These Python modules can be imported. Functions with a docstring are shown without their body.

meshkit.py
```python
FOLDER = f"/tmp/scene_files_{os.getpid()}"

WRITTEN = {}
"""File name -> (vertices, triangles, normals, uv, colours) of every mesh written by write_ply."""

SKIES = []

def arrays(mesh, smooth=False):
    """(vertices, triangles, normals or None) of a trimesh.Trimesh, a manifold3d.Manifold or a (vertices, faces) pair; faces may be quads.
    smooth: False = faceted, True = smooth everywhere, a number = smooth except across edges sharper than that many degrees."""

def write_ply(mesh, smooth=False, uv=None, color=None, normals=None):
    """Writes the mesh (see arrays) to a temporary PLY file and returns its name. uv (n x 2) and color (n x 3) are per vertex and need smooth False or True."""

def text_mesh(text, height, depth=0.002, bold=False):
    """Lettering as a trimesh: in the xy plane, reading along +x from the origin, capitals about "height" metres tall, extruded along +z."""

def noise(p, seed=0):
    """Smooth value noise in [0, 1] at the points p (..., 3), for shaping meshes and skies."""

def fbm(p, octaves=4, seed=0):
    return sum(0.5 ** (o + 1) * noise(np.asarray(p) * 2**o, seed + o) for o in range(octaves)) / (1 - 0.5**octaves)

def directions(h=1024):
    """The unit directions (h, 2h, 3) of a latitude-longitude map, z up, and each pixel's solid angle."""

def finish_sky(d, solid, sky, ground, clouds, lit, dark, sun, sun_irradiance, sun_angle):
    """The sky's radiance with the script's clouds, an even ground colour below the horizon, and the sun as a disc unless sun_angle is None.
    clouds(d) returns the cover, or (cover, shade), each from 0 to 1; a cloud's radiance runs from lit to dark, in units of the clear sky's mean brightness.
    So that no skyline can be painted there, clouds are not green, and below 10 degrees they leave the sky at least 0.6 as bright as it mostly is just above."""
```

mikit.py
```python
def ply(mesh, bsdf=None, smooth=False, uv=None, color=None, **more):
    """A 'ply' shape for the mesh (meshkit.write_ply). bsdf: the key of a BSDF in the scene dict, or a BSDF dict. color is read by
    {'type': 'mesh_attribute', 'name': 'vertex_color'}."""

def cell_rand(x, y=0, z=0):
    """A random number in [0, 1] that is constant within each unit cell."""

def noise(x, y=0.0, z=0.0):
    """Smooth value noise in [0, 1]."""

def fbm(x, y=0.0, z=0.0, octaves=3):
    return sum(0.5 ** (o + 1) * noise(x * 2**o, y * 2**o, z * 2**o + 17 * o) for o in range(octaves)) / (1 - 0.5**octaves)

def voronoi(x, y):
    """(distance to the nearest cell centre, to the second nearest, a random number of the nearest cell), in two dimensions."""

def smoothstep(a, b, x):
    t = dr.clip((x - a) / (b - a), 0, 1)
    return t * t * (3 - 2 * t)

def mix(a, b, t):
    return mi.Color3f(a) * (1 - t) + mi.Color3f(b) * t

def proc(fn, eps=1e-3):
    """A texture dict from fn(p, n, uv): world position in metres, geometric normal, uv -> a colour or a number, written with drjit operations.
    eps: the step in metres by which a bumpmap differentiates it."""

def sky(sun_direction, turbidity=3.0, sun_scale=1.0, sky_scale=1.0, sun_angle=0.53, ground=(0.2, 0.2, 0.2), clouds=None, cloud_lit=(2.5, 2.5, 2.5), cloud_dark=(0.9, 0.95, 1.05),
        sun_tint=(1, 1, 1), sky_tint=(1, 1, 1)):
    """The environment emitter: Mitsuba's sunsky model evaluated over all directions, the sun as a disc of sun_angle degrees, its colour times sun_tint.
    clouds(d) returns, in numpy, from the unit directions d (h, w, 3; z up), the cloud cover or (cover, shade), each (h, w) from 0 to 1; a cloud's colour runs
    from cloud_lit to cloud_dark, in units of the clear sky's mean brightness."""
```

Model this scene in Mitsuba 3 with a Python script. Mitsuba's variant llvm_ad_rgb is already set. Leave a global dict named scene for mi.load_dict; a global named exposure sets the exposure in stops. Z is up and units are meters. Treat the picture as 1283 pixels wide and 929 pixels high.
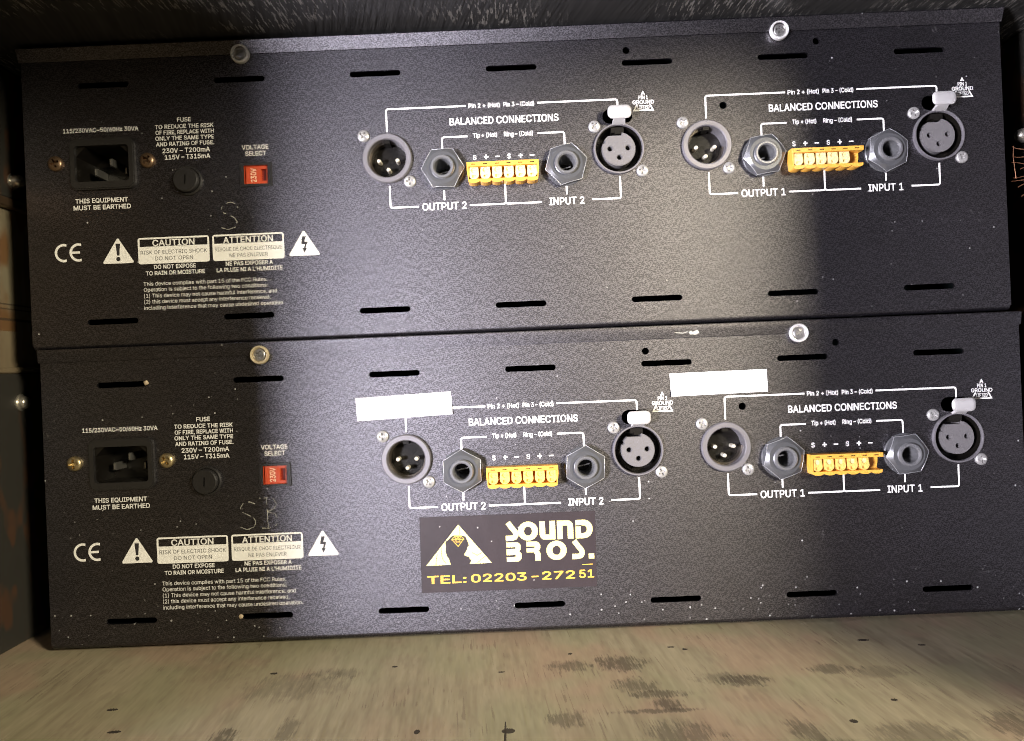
import math, random
import numpy as np, trimesh, mitsuba as mi, drjit as dr, mikit, meshkit
import manifold3d as m3
from shapely.geometry import Polygon, LineString, Point, box, MultiPolygon
from shapely.ops import unary_union
from shapely import affinity

T = mi.ScalarTransform4f
random.seed(7); rng = np.random.default_rng(7)
scene, labels = {}, {}

# ------------------------------------------------------------------ camera, light, exposure
exposure = 0.0
CAM_DIST, CAM_FOV, CAM_ROLL = 0.338, 67.5, 0.0413
scene['camera'] = {'type': 'perspective', 'fov': CAM_FOV, 'fov_axis': 'x', 'near_clip': 0.01, 'far_clip': 20.0,
                   'to_world': T().look_at(origin=[0, -CAM_DIST, 0], target=[0, 0, 0], up=[math.sin(CAM_ROLL), 0, math.cos(CAM_ROLL)])}
# two lamps stand outside the case: a strong neutral one low on the left, a weaker warm one higher on the right
LAMPS = [dict(key='work_lamp', pos=(-0.585, -0.74, -0.072), aim=(0.03, 0, -0.03), radius=0.086, color=(0.97, 0.94, 1.05), power=370.0,
              label='round metal work lamp with a white glowing disc, left of the camera and low'),
         dict(key='work_lamp_001', pos=(0.56, -0.74, 0.225), aim=(-0.05, 0, 0.0), radius=0.072, color=(1.0, 0.89, 0.66), power=250.0,
              label='round metal work lamp with a warm glowing disc, right of the camera and high')]

# ------------------------------------------------------------------ materials
noise, fbm, voronoi, smoothstep, mix = mikit.noise, mikit.fbm, mikit.voronoi, mikit.smoothstep, mikit.mix


def mat(key, base, rough, metallic=0.0, spec=0.5, bump=None, bscale=1.0, eps=2e-4, **more):
    d = {'type': 'principled', 'base_color': base if isinstance(base, dict) else {'type': 'rgb', 'value': list(base)},
         'roughness': rough, 'metallic': metallic, 'specular': spec, **more}
    if bump is not None:
        d = {'type': 'bumpmap', 'arbitrary': mikit.proc(bump, eps), 'scale': bscale, 'bsdf': d}
    scene[key] = {'type': 'twosided', 'bsdf': d}
    return key


def specks(x, z, cell, r, chance):
    d, _, w = voronoi(x / cell, z / cell)
    return dr.select((w < chance) & (d * cell < r * (0.4 + 1.0 * (w / chance) * (w / chance))), 1.0, 0.0)


def panel_color(p, n, uv):
    x, z = p.x, p.z
    base = mix((0.0044, 0.0041, 0.0049), (0.0078, 0.0070, 0.0088), fbm(x / 0.018, p.y / 0.05, z / 0.014, 3)) * (0.5 + 1.1 * grit(p))
    d = specks(x, z, 0.0095, 0.00026, 0.25)
    low = smoothstep(0.42, 0.62, fbm(x / 0.05, 3.1, z / 0.03, 3))
    d2 = specks(x + 0.313, z + 0.71, 0.0045, 0.00020, 0.25) * low
    d3 = specks(x + 0.11, z + 0.37, 0.0030, 0.00015, 0.35)
    settled = dr.select(z < -0.098, 1.0, 0.0) * specks(x + 1.7, z + 0.2, 0.0040, 0.00031, 0.45) * 0.8
    dust = dr.maximum(dr.maximum(dr.maximum(d, d2 * 0.8), settled), d3 * 0.45)
    scuff = smoothstep(0.88, 0.93, noise(x / 0.0045 + z / 0.006, 5.0, z / 0.0006 - x / 0.005)) * smoothstep(0.55, 0.7, fbm(x / 0.03, 9.0, z / 0.03, 2))
    rub = smoothstep(0.90, 0.96, noise(x / 0.0006 + z / 0.0011, 2.0, z / 0.007 - x / 0.009)) * smoothstep(0.55, 0.68, fbm(x / 0.04, 6.0, z / 0.03, 2))
    c = mix(base, (0.05, 0.047, 0.048), dr.maximum(scuff * 0.35, rub * 0.6))
    return mix(c, (0.46, 0.45, 0.45), dust * 0.85)


def panel_bump(p, n, uv):
    s = 0.0006
    return noise(p.x / s, p.y / s, p.z / s)


def floor_color(p, n, uv):
    x, y = p.x, p.y
    xs = x + 0.06 * y
    grain = fbm(xs / 0.0022, y / 0.022, 1.0, 4)
    broad = fbm(xs / 0.02, y / 0.035, 4.0, 4)
    c = mix((0.34, 0.295, 0.20), (0.25, 0.212, 0.14), smoothstep(0.25, 0.80, grain * 0.6 + broad * 0.4))
    c = mix(c, (0.34, 0.235, 0.17), smoothstep(0.45, 0.72, fbm(x / 0.030, y / 0.035, 8.0, 3)) * 0.6)
    c = mix(c, (0.28, 0.265, 0.165), smoothstep(0.45, 0.72, fbm(x / 0.024, y / 0.03, 12.0, 3)) * 0.6)
    fib = fbm(xs / 0.0008, y / 0.006, 2.0, 2)
    c = c * (0.90 + 0.2 * fib)
    wear = smoothstep(0.62, 0.80, fbm(xs / 0.003, y / 0.012, 21.0, 5))
    c = mix(c, (0.20, 0.165, 0.115), wear * 0.3)
    ragged = 0.6 * fbm(xs / 0.0005, y / 0.0045, 31.0, 3) + 0.4 * fbm(xs / 0.0035, y / 0.0035, 37.0, 4)
    line = smoothstep(0.80, 0.90, noise(xs / 0.0005 + y / 0.02, y / 0.011, 44.0)) * smoothstep(0.5, 0.65, fbm(x / 0.02, y / 0.02, 47.0, 2))
    c = mix(c, (0.17, 0.135, 0.09), line * 0.6)
    for (sx, sy, rx, ry, k) in STAINS:
        q = dr.square((xs - sx - 0.06 * sy) / rx) + dr.square((y - sy) / ry)
        m = smoothstep(1.1, 0.0, q + (ragged - 0.5) * 2.8)
        c = mix(c, (0.075, 0.062, 0.045), m * k * 0.85)
    for (sx, sy, rx, ry) in NICKS:
        q = dr.square((x - sx) / rx) + dr.square((y - sy) / ry)
        c = mix(c, (0.03, 0.024, 0.018), dr.select(q < 1, 0.95, 0.0))
    return c


STAINS = [(0.018, -0.037, 0.010, 0.007, 0.75), (0.037, -0.036, 0.011, 0.010, 0.9), (0.040, -0.057, 0.009, 0.008, 0.75), (0.047, -0.066, 0.012, 0.004, 0.85),
          (0.049, -0.074, 0.006, 0.006, 0.9), (0.044, -0.079, 0.017, 0.002, 0.8), (0.014, -0.082, 0.008, 0.007, 0.7), (0.050, -0.096, 0.013, 0.010, 0.7),
          (0.081, -0.057, 0.011, 0.006, 0.9), (0.073, -0.054, 0.012, 0.006, 0.5), (0.116, -0.050, 0.011, 0.005, 0.75), (0.131, -0.055, 0.012, 0.006, 0.4),
          (0.088, -0.099, 0.006, 0.012, 0.75), (0.095, -0.108, 0.010, 0.006, 0.7), (0.120, -0.102, 0.016, 0.010, 0.55), (0.152, -0.099, 0.009, 0.012, 0.7),
          (-0.088, -0.045, 0.022, 0.015, 0.35), (-0.075, -0.035, 0.012, 0.006, 0.4), (-0.100, -0.084, 0.005, 0.006, 0.9), (-0.080, -0.082, 0.004, 0.012, 0.6),
          (-0.125, -0.020, 0.020, 0.02, 0.2)]
NICKS = [(-0.009, -0.040, 0.0013, 0.0007), (-0.006, -0.089, 0.0022, 0.0018), (-0.036, -0.087, 0.001, 0.0016), (0.061, -0.021, 0.0016, 0.0008), (0.066, -0.024, 0.0012, 0.001),
         (0.140, -0.022, 0.0024, 0.0012), (0.105, -0.092, 0.0013, 0.0013), (-0.007, -0.094, 0.0004, 0.012), (0.019, -0.024, 0.0009, 0.001), (-0.15, -0.06, 0.002, 0.001),
         (-0.052, -0.03, 0.0012, 0.0008), (-0.10, -0.032, 0.0015, 0.001), (0.16, -0.03, 0.0016, 0.0008), (0.125, -0.078, 0.0012, 0.0009), (-0.14, -0.078, 0.0024, 0.001)]


def floor_bump(p, n, uv):
    xs = p.x + 0.06 * p.y
    return fbm(xs / 0.0011, p.y / 0.02, 1.0, 3)


def roof_color(p, n, uv):
    g = fbm(p.x / 0.0012 + 0.25 * p.y / 0.0012, p.y / 0.02, 3.0, 3)
    worn = smoothstep(0.58, 0.74, fbm(p.x / 0.0006, p.y / 0.005, 9.0, 3)) * smoothstep(0.35, 0.65, fbm(p.x / 0.05, p.y / 0.02, 4.0, 2))
    return mix(mix((0.014, 0.0135, 0.013), (0.035, 0.034, 0.032), g), (0.16, 0.15, 0.135), worn)


def roof_bump(p, n, uv):
    return fbm(p.x / 0.0009 + 0.25 * p.y / 0.0009, p.y / 0.012, 5.0, 3)


def wall_color(p, n, uv):
    z, y = p.z, p.y
    g = fbm(y / 0.004, z / 0.03, 1.0, 3)
    c = mix((0.22, 0.19, 0.125), (0.12, 0.098, 0.062), g)
    rust = smoothstep(0.45, 0.62, fbm(y / 0.016, z / 0.022, 5.0, 3)) * dr.select(z > 0.028, 1.0, 0.25)
    c = mix(c, (0.13, 0.058, 0.018), rust * 0.85)
    return mix(c, (0.04, 0.03, 0.02), dr.select(dr.abs(z - 0.036) < 0.005, 1.0, 0.0) * smoothstep(0.55, 0.65, noise(3.0, z / 0.0012, 2.0)) * 0.75)


def plate_color(p, n, uv):
    r = smoothstep(0.55, 0.7, fbm(p.y / 0.012, p.z / 0.02, 2.0, 3))
    return mix((0.028, 0.026, 0.022), (0.07, 0.032, 0.016), r * 0.7)


def sticker_color(p, n, uv):
    s = specks(p.x, p.z, 0.006, 0.00032, 0.14)
    c = mix((0.020, 0.014, 0.017), (0.030, 0.021, 0.024), fbm(p.x / 0.006, 1.0, p.z / 0.02, 3))
    return mix(c, (0.45, 0.42, 0.4), s * 0.7)


def flake(p, n, uv):
    """share of metallic flake that shows at the face of the powder coat"""
    return 0.05 + 0.10 * grit(p)


def grit(p):
    q = 0.00038
    return smoothstep(0.25, 0.85, noise(p.x / q, p.y / q, p.z / q))


# black powder coat with a little metallic flake
scene['mat_panel'] = {'type': 'twosided', 'bsdf': {'type': 'bumpmap', 'arbitrary': mikit.proc(panel_bump, 1.2e-4), 'scale': 0.000019, 'bsdf': {
    'type': 'blendbsdf', 'weight': mikit.proc(flake),
    'a': {'type': 'principled', 'base_color': mikit.proc(panel_color), 'roughness': 0.44, 'specular': 0.28},
    'b': {'type': 'roughconductor', 'distribution': 'beckmann', 'alpha': 0.25, 'specular_reflectance': {'type': 'rgb', 'value': [0.86, 0.82, 0.90]}}}}}
mat('mat_inside', (0.008, 0.012, 0.012), 0.8, spec=0.1)
mat('mat_ink', (0.80, 0.79, 0.76), 0.55, spec=0.3)
mat('mat_dark_ink', (0.028, 0.026, 0.028), 0.5, spec=0.3)
mat('mat_scratch', (0.42, 0.41, 0.36), 0.5)
mat('mat_cast', (0.21, 0.20, 0.215), 0.40, metallic=0.5, bump=lambda p, n, uv: noise(p.x / 0.0004, p.y / 0.0004, p.z / 0.0004), bscale=0.00001, eps=1e-4)
mat('mat_cup', (0.22, 0.19, 0.16), 0.25, metallic=0.9)
mat('mat_contact', (0.85, 0.80, 0.66), 0.35, metallic=0.6)
mat('mat_blade', (0.30, 0.29, 0.27), 0.35, metallic=0.85)
mat('mat_insert_dark', (0.007, 0.006, 0.005), 0.32, spec=0.35)
mat('mat_insert_grey', (0.13, 0.123, 0.126), 0.5, bump=lambda p, n, uv: noise(p.x / 0.0006, p.y / 0.0006, p.z / 0.0006), bscale=0.00003, eps=1e-4)
mat('mat_black_plastic', (0.016, 0.015, 0.015), 0.36)
mat('mat_zinc', (0.50, 0.49, 0.48), 0.34, metallic=0.6)
mat('mat_washer', (0.80, 0.79, 0.77), 0.34, metallic=0.45)
mat('mat_brass_washer', (0.66, 0.56, 0.38), 0.34, metallic=0.45)
mat('mat_brass_zinc', (0.52, 0.42, 0.24), 0.30, metallic=0.9)
mat('mat_dark_screw', (0.20, 0.13, 0.08), 0.36, metallic=0.8)
mat('mat_tab', (0.60, 0.585, 0.58), 0.42, metallic=0.45, bump=lambda p, n, uv: fbm(p.x / 0.0006, p.y / 0.0006, p.z / 0.0012, 2), bscale=0.00003, eps=1e-4)
mat('mat_nut', (0.13, 0.132, 0.14), 0.23, metallic=0.5, spec=0.9)
mat('mat_edge_glint', (0.42, 0.42, 0.44), 0.30, metallic=0.5)  # brighter metal that puts edge highlights on the jack nuts
mat('mat_bushing', (0.21, 0.21, 0.22), 0.30, metallic=0.5, spec=0.9)
mat('mat_orange', (0.74, 0.38, 0.06), 0.34, spec=0.5)
mat('mat_yellow', (0.76, 0.50, 0.13), 0.30, spec=0.5)
mat('mat_pale', (0.76, 0.63, 0.30), 0.32)
mat('mat_head', (0.36, 0.35, 0.34), 0.32, metallic=0.8)
mat('mat_red', (0.50, 0.065, 0.018), 0.38)
mat('mat_red_dark', (0.20, 0.018, 0.008), 0.45)
mat('mat_red_ink', (0.78, 0.60, 0.42), 0.5)
mat('mat_tape', mikit.proc(lambda p, n, uv: mix((0.80, 0.80, 0.80), (0.86, 0.86, 0.86), fbm(p.x / 0.004, 0, p.z / 0.004, 2))), 0.5)
mat('mat_sticker', mikit.proc(sticker_color), 0.44, spec=0.5)
mat('mat_cream_ink', (0.78, 0.70, 0.28), 0.45)
mat('mat_gold_ink', (0.80, 0.46, 0.06), 0.45)
mat('mat_floor', mikit.proc(floor_color), 0.62, spec=0.3, bump=floor_bump, bscale=0.00006, eps=2e-4)
mat('mat_roof', mikit.proc(roof_color), 0.45, spec=0.5, bump=roof_bump, bscale=0.00025, eps=2e-4)
mat('mat_wall', mikit.proc(wall_color), 0.7, spec=0.25)
mat('mat_plate', mikit.proc(plate_color), 0.5)
mat('mat_bolt', (0.66, 0.62, 0.54), 0.30, metallic=0.85)
mat('mat_copper', (0.72, 0.36, 0.20), 0.32, metallic=0.8)
mat('mat_lamp_body', (0.25, 0.25, 0.25), 0.4, metallic=0.8)
mat('mat_crumb', (0.42, 0.33, 0.22), 0.7)


# ------------------------------------------------------------------ mesh helpers (millimetres, x right, y up, z out of the panel)
def ext(poly, z0, z1):
    if isinstance(poly, MultiPolygon) or hasattr(poly, 'geoms'):
        return trimesh.util.concatenate([ext(g, z0, z1) for g in poly.geoms if g.geom_type == 'Polygon' and g.area > 1e-4])
    m = trimesh.creation.extrude_polygon(poly, z1 - z0, engine='earcut')
    m.apply_translation([0, 0, z0])
    return m


def flat(poly, z):
    """only the upper faces of the extrusion: a printed film"""
    m = ext(poly, 0, 0.02)
    keep = m.triangles_center[:, 2] > 0.0199
    m = trimesh.Trimesh(m.vertices, m.faces[keep], process=False)
    m.remove_unreferenced_vertices()
    m.vertices[:, 2] = z
    return m


def lathe(profile, n=48):
    """surface of revolution about z; profile = (r, z) from the outer rim upward and inward"""
    return trimesh.creation.revolve(np.array(profile, float), sections=n)


def disc(r, z, n=48):
    return flat(Point(0, 0).buffer(r, quad_segs=n // 4), z)


def rrect(x0, y0, x1, y1, r):
    return box(x0 + r, y0 + r, x1 - r, y1 - r).buffer(r, quad_segs=6)


def slot(cx, cy, w, h):
    return rrect(cx - w / 2, cy - h / 2, cx + w / 2, cy + h / 2, h / 2 - 0.01)


def man(m):
    return m3.Manifold(m3.Mesh(np.asarray(m.vertices, np.float32), np.asarray(m.faces, np.uint32)))


def tri(m):
    k = m.to_mesh()
    return trimesh.Trimesh(k.vert_properties[:, :3], k.tri_verts, process=False)


def cone(h, r0, r1, n=40, z=0.0):
    return m3.Manifold.cylinder(h, r0, r1, n).translate([0, 0, z])


def cuboid(x0, y0, z0, x1, y1, z1):
    return m3.Manifold.cube([x1 - x0, y1 - y0, z1 - z0]).translate([x0, y0, z0])


def cross(w, t, depth, ztop):
    a = cuboid(-w / 2, -t / 2, ztop - depth, w / 2, t / 2, ztop + 2)
    return a + a.rotate([0, 0, 90]) + cone(depth, t * 0.45, t * 1.0, 12, ztop - depth)


def pan_head(r, h):
    """domed screw head with a cross recess"""
    prof = [(0, 0), (r, 0), (r, h * 0.35)] + [(r * math.cos(a), h * (0.35 + 0.65 * math.sin(a))) for a in np.linspace(0.12, math.pi / 2, 9)][:-1] + [(0, h)]
    d = m3.Manifold.revolve(m3.CrossSection([np.array(prof)]), 40)
    return tri(d - cross(r * 1.25, r * 0.34, h * 0.9, h))


def tube(points, r, sides=8):
    p = np.asarray(points, float)
    t = np.gradient(p, axis=0); t /= np.linalg.norm(t, axis=1, keepdims=True) + 1e-12
    a = np.cross(t, np.where(np.abs(t[:, 2:]) < 0.9, [0, 0, 1.0], [1.0, 0, 0])); a /= np.linalg.norm(a, axis=1, keepdims=True) + 1e-12
    b = np.cross(t, a); ang = np.arange(sides) * 2 * math.pi / sides
    v = p[:, None] + r * (np.cos(ang)[None, :, None] * a[:, None] + np.sin(ang)[None, :, None] * b[:, None])
    i, j = np.meshgrid(np.arange(len(p) - 1), np.arange(sides), indexing='ij')
    q = np.stack([i * sides + j, i * sides + (j + 1) % sides, (i + 1) * sides + (j + 1) % sides, (i + 1) * sides + j], -1).reshape(-1, 4)
    f = np.vstack([q[:, [0, 1, 2]], q[:, [0, 2, 3]]])
    return trimesh.Trimesh(v.reshape(-1, 3), f, process=False)


def txt(s, xa, xb, yc, h, bold=True, z=0.03):
    """one printed line between xa and xb, capitals h tall, centred on yc"""
    m = meshkit.text_mesh(s, 10.0, 1.0, bold)
    m = trimesh.Trimesh(m.vertices, m.faces[m.triangles_center[:, 2] > 0.999], process=False)
    m.remove_unreferenced_vertices()
    v = m.vertices
    x0, x1 = v[:, 0].min(), v[:, 0].max()
    v = np.c_[(v[:, 0] - x0) * (xb - xa) / (x1 - x0) + xa, (v[:, 1] - 5.2) * h / 10.4 + yc, np.full(len(v), z)]
    return trimesh.Trimesh(v, m.faces, process=False)


def cat(*ms):
    return trimesh.util.concatenate(list(ms))


def path(pts, w=0.75, r=0.9):
    """a printed line with rounded bends"""
    l = LineString(pts)
    s = l.buffer(w / 2, cap_style='flat', join_style='mitre')
    return s.buffer(-w * 0.3).buffer(w * 0.3) if r else s


def lines(*polylines, w=0.75):
    return flat(unary_union([rounded(p, w) for p in polylines]), 0.03)


def rounded(pts, w):
    p = [np.array(q, float) for q in pts]
    out = [p[0]]
    for a, b, c in zip(p, p[1:], p[2:]):
        u, v = a - b, c - b
        k = min(1.1, np.linalg.norm(u) * 0.5, np.linalg.norm(v) * 0.5)
        s, e = b + u / np.linalg.norm(u) * k, b + v / np.linalg.norm(v) * k
        out += [(1 - t) ** 2 * s + 2 * t * (1 - t) * b + t * t * e for t in np.linspace(0, 1, 6)]
    out.append(p[-1])
    return LineString(out).buffer(w / 2, cap_style='flat', join_style='round')


# ------------------------------------------------------------------ scene helpers
MM = T().rotate([1, 0, 0], 90).scale(0.001)
cache = {}


def numbered(key):
    if key not in scene and key not in labels and not any(k.startswith(key + '__') for k in scene):
        return key
    n = 1
    while f'{key}_{n:03d}' in scene or any(k.startswith(f'{key}_{n:03d}__') for k in scene) or f'{key}_{n:03d}' in labels:
        n += 1
    return f'{key}_{n:03d}'


def obj(name, mesh, m, parent=None, to=None, smooth=30, label=None, cid=None):
    """one entry of the scene; cid: reuse the mesh already written under that id"""
    key = numbered(f'{parent}__{name}' if parent else name)
    if cid is None or (cid, m) not in cache:
        d = mikit.ply(mesh() if callable(mesh) else mesh, m, smooth)
        if cid is not None:
            cache[(cid, m)] = d
    else:
        d = cache[(cid, m)]
    scene[key] = {**d, 'to_world': to if to is not None else MM}
    if label:
        labels[key] = {'label': label}
    return key


def structure(key, mesh, m, label):
    scene[key] = mikit.ply(mesh, m, False)
    labels[key] = {'label': label, 'category': key.split('_')[-1], 'kind': 'structure'}


# ------------------------------------------------------------------ the wooden case (metres)
def slab(x0, y0, z0, x1, y1, z1):
    m = trimesh.creation.box(extents=[x1 - x0, y1 - y0, z1 - z0])
    m.apply_translation([(x0 + x1) / 2, (y0 + y1) / 2, (z0 + z1) / 2])
    return m


WL, WR, FRONT, BACK, FLOOR, ROOF = -0.234, 0.249, -0.235, 0.30, -0.117, 0.1516
structure('floor', slab(WL - 0.018, FRONT, FLOOR - 0.018, WR + 0.018, BACK, FLOOR), 'mat_floor', 'worn bare plywood bottom board with dark scuff stains')
structure('ceiling', slab(WL - 0.018, FRONT, ROOF, WR + 0.018, BACK, ROOF + 0.018), 'mat_roof', 'rough black painted board just above the upper unit')
structure('left_wall', slab(WL - 0.018, FRONT, FLOOR + 0.0005, WL, BACK, ROOF - 0.0005), 'mat_wall', 'stained bare wooden side of the case at the left edge')
structure('right_wall', slab(WR, FRONT, FLOOR + 0.0005, WR + 0.018, BACK, ROOF - 0.0005), 'mat_plate', 'dark side of the case behind the right edge')


def bevel_slab(x0, y0, z0, x1, y1, z1, b):
    pts = []
    for x in (x0, x1):
        for y in (y0, y1):
            for z in (z0, z1):
                sx, sy, sz = [b if v == lo else -b for v, lo in ((x, x0), (y, y0), (z, z0))]
                pts += [(x + sx, y + sy, z), (x + sx, y, z + sz), (x, y + sy, z + sz)]
    return trimesh.convex.convex_hull(np.array(pts))


def wall_bolt(key, parent, pos, toward, r, h, m='mat_bolt', label=None):
    """domed bolt head on a side wall, axis along x"""
    prof = [(r * 1.25, 0), (r * 1.25, 0.5), (r, 0.55), (r, h * 0.45)] + [(r * math.cos(a), h * (0.45 + 0.55 * math.sin(a))) for a in np.linspace(0.15, math.pi / 2, 8)]
    prof[-1] = (0, h)
    to = T().translate(list(pos)).rotate([0, 1, 0], 90 * toward).scale(0.001)
    return obj(key, lathe(prof, 28), m, parent, to, smooth=40, label=label)


def thing(key, label, category, group=None):
    key = numbered(key)
    labels[key] = {'label': label, 'category': category, **({'group': group} if group else {})}
    return key


pl = thing('steel_plate', 'black steel plate above the stained wood on the left side of the case', 'metal plate')
obj('plate', bevel_slab(WL + 0.0002, -0.06, 0.090, WL + 0.003, 0.12, ROOF - 0.001, 0.0006), 'mat_plate', pl, T(), smooth=False)
obj('edge_strip', bevel_slab(WL + 0.0002, -0.06, 0.0855, WL + 0.0042, 0.12, 0.0898, 0.0006), 'mat_dark_screw', pl, T(), smooth=False)
wall_bolt('bolt', pl, (WL + 0.003, 0.0225, 0.0985), 1, 3.0, 5.5)
pl = thing('steel_plate', 'black steel plate reaching down to the floor on the left side of the case', 'metal plate')
obj('plate', bevel_slab(WL + 0.0002, -0.06, FLOOR + 0.0006, WL + 0.003, 0.12, 0.0080, 0.0006), 'mat_plate', pl, T(), smooth=False)
obj('edge_strip', bevel_slab(WL + 0.0002, -0.06, 0.0083, WL + 0.0022, 0.12, 0.0110, 0.0006), 'mat_wall', pl, T(), smooth=False)
wall_bolt('bolt', pl, (WL + 0.003, 0.0215, -0.0055), 1, 3.1, 4.2)
wb = wall_bolt('bolt', None, (WR, 0.022, 0.1005), -1, 3.4, 8.5)
labels[wb] = {'label': 'shiny domed bolt head in the dark gap at the right edge', 'category': 'bolt'}
# frayed copper strands
strands = []
for k in range(9):
    y0, z0 = 0.006 + 0.010 * rng.random(), 0.0905 - 0.0022 * k + 0.002 * rng.random()
    q = np.array([[0.2488, y0 + 0.006, z0 + 0.002 * rng.normal()], [0.243, y0 + 0.002 * rng.normal(), z0 + 0.0015 * rng.normal()],
                  [0.236, y0, z0 - 0.001 + 0.001 * rng.normal()], [0.2312 + 0.003 * rng.random(), y0 - 0.002, z0 - 0.002 + 0.0015 * rng.normal()]])
    s = np.linspace(0, 1, 14)[:, None]
    c = (1 - s) ** 3 * q[0] + 3 * s * (1 - s) ** 2 * q[1] + 3 * s * s * (1 - s) * q[2] + s ** 3 * q[3]
    strands.append(tube(c, 0.00018, 6))
q = [(0.2318, 0.010, 0.0925), (0.2314, 0.010, 0.088), (0.2318, 0.010, 0.083), (0.2324, 0.010, 0.0775)]
strands.append(tube(q, 0.00018, 6))
cw = thing('frayed_wire', 'frayed bare copper wire strands in the dark gap at the right edge', 'wire')
for s in strands:
    obj('strand', s, 'mat_copper', cw, T(), smooth=True)

# ------------------------------------------------------------------ shared small meshes
XLR_MALE_RING = lambda: lathe([(10.95, 0), (10.95, 1.2), (10.5, 1.75), (8.75, 1.75), (8.35, 1.35), (8.25, -7)], 64)
def male_floor():
    return disc(8.25, -6.4)
def male_key():
    return ext(box(-1.3, 6.7, 1.3, 8.3), -6.3, 0.2)
def male_sleeve():
    """the darker half liner deep in the cup"""
    ring = Point(0, 0).buffer(8.2, quad_segs=16).difference(Point(0, 0).buffer(7.5, quad_segs=16)).difference(box(-1.4, 0, 9, 9))
    return ext(ring, -6.3, -2.6)
PIN = lambda: lathe([(0.95, -6.4), (0.95, -2.3), (0.85, -1.8), (0.5, -1.55), (0, -1.5)], 20)
FEM_RING = lambda: lathe([(11.15, 0), (11.15, 1.35), (10.95, 1.75), (10.45, 1.75), (10.15, 1.25), (10.1, 0.6)], 64)
def fem_insert():
    p = Point(0, 0).buffer(7.4, quad_segs=20)
    for x, y in ((-3.85, 0.2), (4.1, 0.35), (0.2, -3.7)):
        p = p.difference(Point(x, y).buffer(1.12, quad_segs=6))
    p = p.difference(box(-4.7, 5.9, 1.6, 9)).difference(Point(-6.6, 3.3).buffer(0.75))
    return cat(ext(p.buffer(-0.25), 0.3, 0.62), ext(p, -7.4, 0.3))
def fem_floor():
    return lathe([(10.1, 0.6), (9.9, -7.2), (0, -7.2)], 64)
def fem_catch():
    return tri(cuboid(-3.0, 7.4, -6, 2.6, 9.7, -0.2) + cuboid(-1.4, 6.7, -6, 1.2, 8.0, 0.2))
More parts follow.
